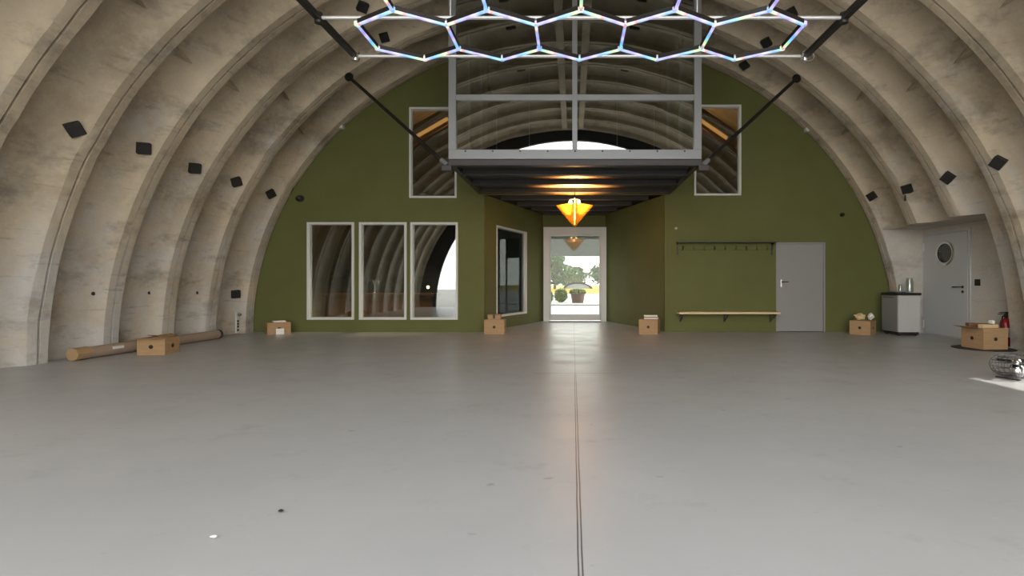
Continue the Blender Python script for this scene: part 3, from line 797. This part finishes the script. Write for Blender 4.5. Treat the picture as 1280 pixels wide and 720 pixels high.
# ------------------------------------------------------------------ refrigerator
fx0, fx1, fy0, fy1, fh = 7.03, 7.50, 10.70, NY1-.03, .93
fg = thing('refrigerator', 'small grey refrigerator cabinet with black top beside the porthole door', 'refrigerator', (fx0, fy0, 0))
w, d = fx1-fx0, fy1-fy0
obj('body', box((0, 0, .08), (w, d, fh-.06), .006), M['fridge'], fg)
obj('front_panel', box((-.02, .01, .085), (-.001, d-.01, fh-.065), .006), M['fridge_side'], fg)
obj('worktop', box((-.03, -.02, fh-.058), (w+.01, d, fh), .008), M['black'], fg)
obj('plinth', box((.02, .02, .02), (w-.02, d-.02, .079)), M['black'], fg)
for x in (.05, w-.06):
    for y in (.06, d-.08):
        obj('foot', lt([(0, 0), (.022, 0), (.022, .02), (0, .02)], 12, (x, y, 0)), M['rubber'], fg)
bm = tb([(-.02, .10, fh-.10), (-.05, .10, fh-.10), (-.05, d-.1, fh-.10), (-.02, d-.1, fh-.10)], .009, 8); obj('handle', bm, M['chrome'], fg)
tr = thing('tray', 'dark tray on the left part of the refrigerator top', 'tray', (fx0+.10, fy0+.22, fh+.001))
obj('tray_base', box((-.10, -.14, 0), (.12, .16, .012), .004), M['steel_dark'], tr)
obj('rim', upright(plate(rect(-.10, -.14, .12, .16), [rect(-.09, -.13, .11, .15)], .02), 0), M['steel_frame'], tr, loc=(0, .01, .022), rot=(PI/2*0-PI/2, 0, 0))
def jar(x, y, r, h, label):
    j = thing('glass_jar', label, 'jar', (x, y, fh+.001), group='glassware on the refrigerator')
    obj('body', lt([(0, .004), (r*.9, .004), (r, .02), (r, h*.8), (r*.8, h*.9), (r*.8, h), (r*.75, h), (r*.94, h*.78), (r*.94, .02), (0, .01)], 20), M['clear'], j, smooth=50)
    obj('lid', lt([(0, h+.018), (r*.85, h+.018), (r*.85, h), (0, h)], 20), M['steel_frame'], j, smooth=40)
jar(fx1-.10, fy0+.20, .075, .30, 'tall glass jar at right rear of the refrigerator top')
jar(fx0+.23, fy0+.30, .035, .16, 'small slim glass jar in middle of the refrigerator top')

# fire extinguisher
ex = thing('fire_extinguisher', 'red fire extinguisher on the floor behind the open box by right wall', 'fire extinguisher', (7.86, 9.0, 0))
obj('cylinder', lt([(0, .0), (.088, .0), (.092, .02), (.092, .40), (.082, .45), (.05, .485), (.028, .50), (0, .50)], 28), M['red'], ex, smooth=50)
obj('valve', lt([(0, .50), (.024, .50), (.024, .54), (.03, .55), (.02, .575), (0, .575)], 16), M['black'], ex, smooth=40)
bm = bmesh.new(); bx(bm, (-.14, -.012, .57), (.02, .012, .585), .003); bx(bm, (-.12, -.01, .60), (.03, .01, .612), .003, Matrix.Rotation(0.0, 4, 'Y')); bx(bm, (0, -.012, .57), (.03, .012, .612)); obj('lever', bm, M['black'], ex)
obj('hose', tb([(-.02, 0, .55), (-.09, -.03, .53), (-.12, -.05, .42), (-.115, -.05, .25), (-.105, -.04, .12)], .012, 8), M['black'], ex, smooth=60)
obj('label_patch', lt([(.0935, .16), (.0935, .33)], 28), M['paper'], ex)
# black switch on niche wall
sw = thing('light_switch', 'small black light switch on the wall right of the porthole door', 'switch', (NX, 9.80, 1.15))
obj('plate', box((-.012, -.065, -.065), (0, .065, .065), .003), M['black'], sw); obj('rocker', box((-.02, -.03, -.03), (-.012, .03, .03), .003), M['rubber'], sw)

# wire cage fan lying on the floor
fn = thing('cage_fan', 'chrome wire cage fan lying on its back on the floor at right', 'fan', (5.30, 5.92, 0), .4)
R_, hh, zc = .255, .135, .142
bm = bmesh.new()
for k in range(24):
    a = 2*PI*k/24
    tube(bm, [(math.cos(a)*R_*math.cos(t)**.6, math.sin(a)*R_*math.cos(t)**.6, zc+hh*math.sin(t)) for t in [PI*(-.47+.94*j/12) for j in range(13)]], .0028, 5, False)
for t in (-.95, -.5, 0, .5, .95):
    tube(bm, [(math.cos(2*PI*k/40)*R_*math.cos(t)**.6, math.sin(2*PI*k/40)*R_*math.cos(t)**.6, zc+hh*math.sin(t)) for k in range(41)], .0045, 6, False)
obj('cage', bm, M['wire'], fn, smooth=60)
obj('motor', lt([(0, .02), (.055, .02), (.07, .05), (.07, .13), (.045, .16), (0, .165)], 20), M['chrome'], fn, smooth=50)
obj('hub', lt([(0, .16), (.04, .16), (.045, .2), (.025, .225), (0, .23)], 18), M['chrome'], fn, smooth=50)
for k in range(4):
    bm = bmesh.new(); v = []
    for j in range(5):
        r = .04+.17*j/4; w_ = .03+.05*math.sin(PI*(.15+.7*j/4))
        v.append((bm.verts.new((r, -w_, .165)), bm.verts.new((r, w_, .215))))
    for q, r in zip(v, v[1:]): bm.faces.new((q[0], q[1], r[1], r[0]))
    bmesh.ops.solidify(bm, geom=bm.faces, thickness=.003)
    obj('blade', bm, M['steel_dark'], fn, rot=(0, 0, k*PI/2))
obj('stand_foot', box((.16, -.12, .0), (.20, .12, .014), .004), M['black'], fn); obj('stand_foot', box((-.20, -.12, .0), (-.16, .12, .014), .004), M['black'], fn)

# chips of debris
o = crumple('paint_chip', (P(267, 673, 1).x*F*CAMZ/(673-HY)/1, F*CAMZ/(673-HY), .004), (.014, .008, .004), M['paper'], 'tiny white chip lying on the grey floor at lower left', 'debris', 2.2)
o = crumple('dark_chip', ((351-CX)/(641-HY)*CAMZ, F*CAMZ/(641-HY), .005), (.012, .008, .005), M['black'], 'tiny dark chip lying on the grey floor near the white chip', 'debris', 4.4)

# ------------------------------------------------------------------ bar counter behind the left windows
bc = thing('bar_counter', 'brown wooden bar counter in the dim room behind left windows', 'counter', (-4.95, 12.75, 0))
obj('body', box((-1.38, 0, 0), (1.35, .55, .82), .01), M['wood_brown'], bc)
obj('counter_top', box((-1.43, -.08, .82), (1.40, .6, .88), .008), M['wood_brown'], bc)
for k in range(5): obj('front_panel', box((-1.32+k*.53, -.018, .1), (-.84+k*.53, 0, .74), .006), M['wood_brown'], bc)
tp = thing('beer_tap', 'chrome tap tower on the bar counter behind left windows', 'tap', (-5.15, 12.9, .881))
obj('column', lt([(0, 0), (.06, 0), (.05, .02), (.022, .05), (.022, .33), (0, .34)], 16), M['chrome'], tp, smooth=40)
obj('cross_tube', tb([(-.18, 0, .33), (.18, 0, .33)], .02, 12), M['chrome'], tp, smooth=40)
for x in (-.14, 0, .14):
    sp_ = obj('spout', tb([(x, -.03, .33), (x, -.09, .32), (x, -.10, .24)], .011, 8), M['chrome'], tp); obj('tap_handle', tb([(x, -.05, .35), (x, -.07, .46)], [.012, .018], 8), M['black'], sp_)
bl = thing('bar_lamp', 'small glowing table lamp on right end of the bar counter', 'lamp', (-3.78, 12.95, .881))
obj('base', lt([(0, 0), (.05, 0), (.045, .015), (.01, .02), (.01, .12), (0, .12)], 16), M['steel_dark'], bl); obj('bulb', lt([(0, .12), (.025, .13), (.035, .16), (.02, .19), (0, .195)], 14), emit_mat('bar_bulb', (1, .7, .35), 14), bl, smooth=60)

# ------------------------------------------------------------------ outside
struct(obj('ground_paving', box((-90, 15.2, -.30), (90, 58, -.02)), M['paving']))
struct(obj('ground_field', box((-300, 58, -.30), (300, 420, -.01)), M['field']))
struct(obj('ground_forecourt', box((-90, -80, -.30), (90, -.95, -.02)), M['paving']))
struct(obj('ground_side', box((8.3, -.95, -.30), (90, 15.2, -.02)), M['paving']))
rs = thing('roller_shutter', 'grey slatted roller shutter half raised outside the glass entrance door', 'shutter', (.06, 15.75, 2.05))
for k in range(7): obj('slat', box((-1.15, -.012, k*.13), (1.15, .012, k*.13+.1298), .008), M['shutter'], rs)
obj('bottom_bar', box((-1.15, -.03, -.05), (1.15, .03, -.001), .004), M['steel_frame'], rs)
obj('shutter_box', box((-1.2, -.45, .92), (1.2, .1, 1.05), .01), M['steel_frame'], rs)
for x in (-1.19, 1.16): obj('guide_rail', box((x, -.03, -2.06), (x+.03, .03, .91)), M['steel_frame'], rs)

def tree(x, y, h, w, m, label, seed, nblob=9, group='trees beyond the field'):
    t = thing('tree', label, 'tree', (x, y, -.02), group=group)
    obj('trunk', tb([(0, 0, 0), (.05*h*.2, 0, h*.3), (0, 0, h*.7)], [.04*h, .03*h, .012*h], 8), M['bark'], t)
    rnd = random.Random(seed); bm = bmesh.new()
    for k in range(2200):
        th = rnd.uniform(0, 2*PI); z = rnd.random(); rr = w/2*math.sin(PI*(z*.82+.12))**.8*(.45+.55*math.sqrt(rnd.random()))
        n_ = noise.noise(Vector((math.cos(th)*2.4+seed, math.sin(th)*2.4, z*5)))
        rr *= 1+1.15*n_
        c = Vector((rr*math.cos(th), rr*math.sin(th), h*(.16+.84*z))); sz = h*.055*rnd.uniform(.6, 1.4)
        e = Euler((rnd.uniform(0, 6), rnd.uniform(0, 6), rnd.uniform(0, 6))).to_matrix()
        vs = [bm.verts.new(c+e@Vector(q)*sz) for q in ((-1, 0, 0), (0, -.5, .1), (1, 0, 0), (0, .5, .1))]
        bm.faces.new(vs)
    obj('crown', bm, m, t, smooth='raw' if False else None)
    return t
tree(-4.0, 110, 7.6, 6.8, M['leaf'], 'large green tree at left beyond the yellow field through the door', 1)
tree(-6.6, 95, 9.5, 4.5, M['leaf'], 'tall green tree partly cut by the left edge of the entrance door', 2)
tree(1.3, 150, 6.2, 5.0, M['leaf'], 'pointed dark tree in middle distance behind the low hangar', 3)
tree(8.3, 130, 6.5, 8.0, M['leaf'], 'green tree at right beyond the yellow field through the door', 4)
tree(-1.2, 140, 4.2, 6.0, M['leaf_olive'], 'low olive bush line between left tree and the distant hangar', 5)
hg = thing('distant_hangar', 'low grey arched hangar far off at the edge of the field', 'hangar', (1.2, 120, -.02))
bm = bmesh.new(); pr_ = [(3.5*math.cos(PI*k/20), 1.5*math.sin(PI*k/20)) for k in range(21)]
fa = [bm.verts.new((x, 0, z)) for x, z in pr_]; fb = [bm.verts.new((x, 14, z)) for x, z in pr_]
for k in range(20): bm.faces.new((fa[k], fa[k+1], fb[k+1], fb[k]))
bm.faces.new(fb); obj('shell', bm, M['hangar'], hg)
bm = bmesh.new(); fa = [bm.verts.new((x*.82, .3, z*.80)) for x, z in pr_]; bm.faces.new(fa); obj('door_face', bm, M['steel_frame'], hg)
def bush(x, y, w, h, label, seed, pot=None):
    t = thing('potted_shrub' if pot else 'shrub', label, 'plant', (x, y, -.02))
    z0 = 0
    if pot:
        obj('planter', lt([(0, 0), (pot*.8, 0), (pot, .5), (pot*1.06, .52), (pot*1.06, .56), (pot*.9, .56), (0, .5)], 20), M['terracotta'], t); z0 = .48
    rnd = random.Random(seed); bm = bmesh.new()
    for k in range(700):
        d_ = Vector((rnd.gauss(0, 1), rnd.gauss(0, 1), rnd.gauss(0, 1))).normalized()*(.5+.5*rnd.random())
        c = Vector((d_.x*w/2, d_.y*w/2, z0+h/2+d_.z*h/2)); e = Euler((rnd.uniform(0, 6), rnd.uniform(0, 6), 0)).to_matrix()
        vs = [bm.verts.new(c+e@Vector(q)*.08) for q in ((-1, 0, 0), (0, -.5, .1), (1, 0, 0), (0, .5, .1))]; bm.faces.new(vs)
    obj('foliage', bm, M['leaf_olive'], t)
bush(.30, 30, 1.0, .35, 'low shrub in a brown round planter on the pale paving outside', 11, .42)
bush(-.75, 31, .85, .85, 'round olive shrub on the paving outside left of the planter', 12)
bush(-1.45, 29, .6, .8, 'small olive shrub outside at the left edge of the entrance door', 13)

# ------------------------------------------------------------------ light
def add_light(name, typ, loc, energy, col, **k):
    l = bpy.data.lights.new(name, typ); l.energy = energy; l.color = col
    for kk, v in k.items(): setattr(l, kk, v)
    o = bpy.data.objects.new(name, l); COL.objects.link(o); o.location = loc; return o
sun = add_light('sun', 'SUN', (20, 5, 20), 2.6, (1.0, .95, .87), angle=math.radians(.8)); sun.rotation_euler = (0, math.radians(56.1), 0)
add_light('pendant_lamp_light', 'POINT', (LP.x, LP.y, 2.80), 5.5, (1.0, .55, .20), shadow_soft_size=.06)
sp2 = add_light('pendant_lamp_uplight', 'SPOT', (LP.x, LP.y, 2.55), 650, (1.0, .5, .16), shadow_soft_size=.05, spot_size=math.radians(115), spot_blend=.5); sp2.rotation_euler = (PI, 0, 0)
for x in (-3.3, 3.4):
    add_light('upper_room_light', 'POINT', (2.75 if x > 0 else -2.65, 13.2, 5.0), 20, (1.0, .52, .2), shadow_soft_size=.1)
sp3 = add_light('counter_fill_light', 'SPOT', (-4.9, 11.95, 2.95), 90, (1.0, .72, .45), shadow_soft_size=.1, spot_size=math.radians(105), spot_blend=.4); sp3.rotation_euler = (math.radians(18), 0, 0)  # spot added to make the counter visible, has no fixture

w = bpy.data.worlds.new('World'); S.world = w; w.use_nodes = True; t = NT(w)
bg = t.n['Background']
tc = t.new('ShaderNodeTexCoord'); sx = t.new('ShaderNodeSeparateXYZ'); t.link(tc.outputs['Generated'], sx.inputs[0])
t.link(t.ramp(sx.outputs[2], [(0.0, (1.0, .97, .92)), (0.3, (.84, .83, .81)), (1.0, (.42, .47, .55))]), bg.inputs['Color'])
bg.inputs['Strength'].default_value = 2.0

cam = bpy.data.cameras.new('camera'); co = bpy.data.objects.new('camera', cam); COL.objects.link(co)
co.location = (0, 0, CAMZ); co.rotation_euler = (PI/2, 0, 0)
cam.sensor_width = 36; cam.lens = F/1280*36; cam.shift_x = -(CX-640)/1280; cam.shift_y = (HY-360)/1280
cam.clip_start = .05; cam.clip_end = 1000
S.camera = co
vs = S.view_settings
S.display_settings.display_device = 'sRGB'
vs.view_transform = 'Standard'; vs.look = 'None'; vs.gamma = 1; vs.use_curve_mapping = False
vs.exposure = 1.6
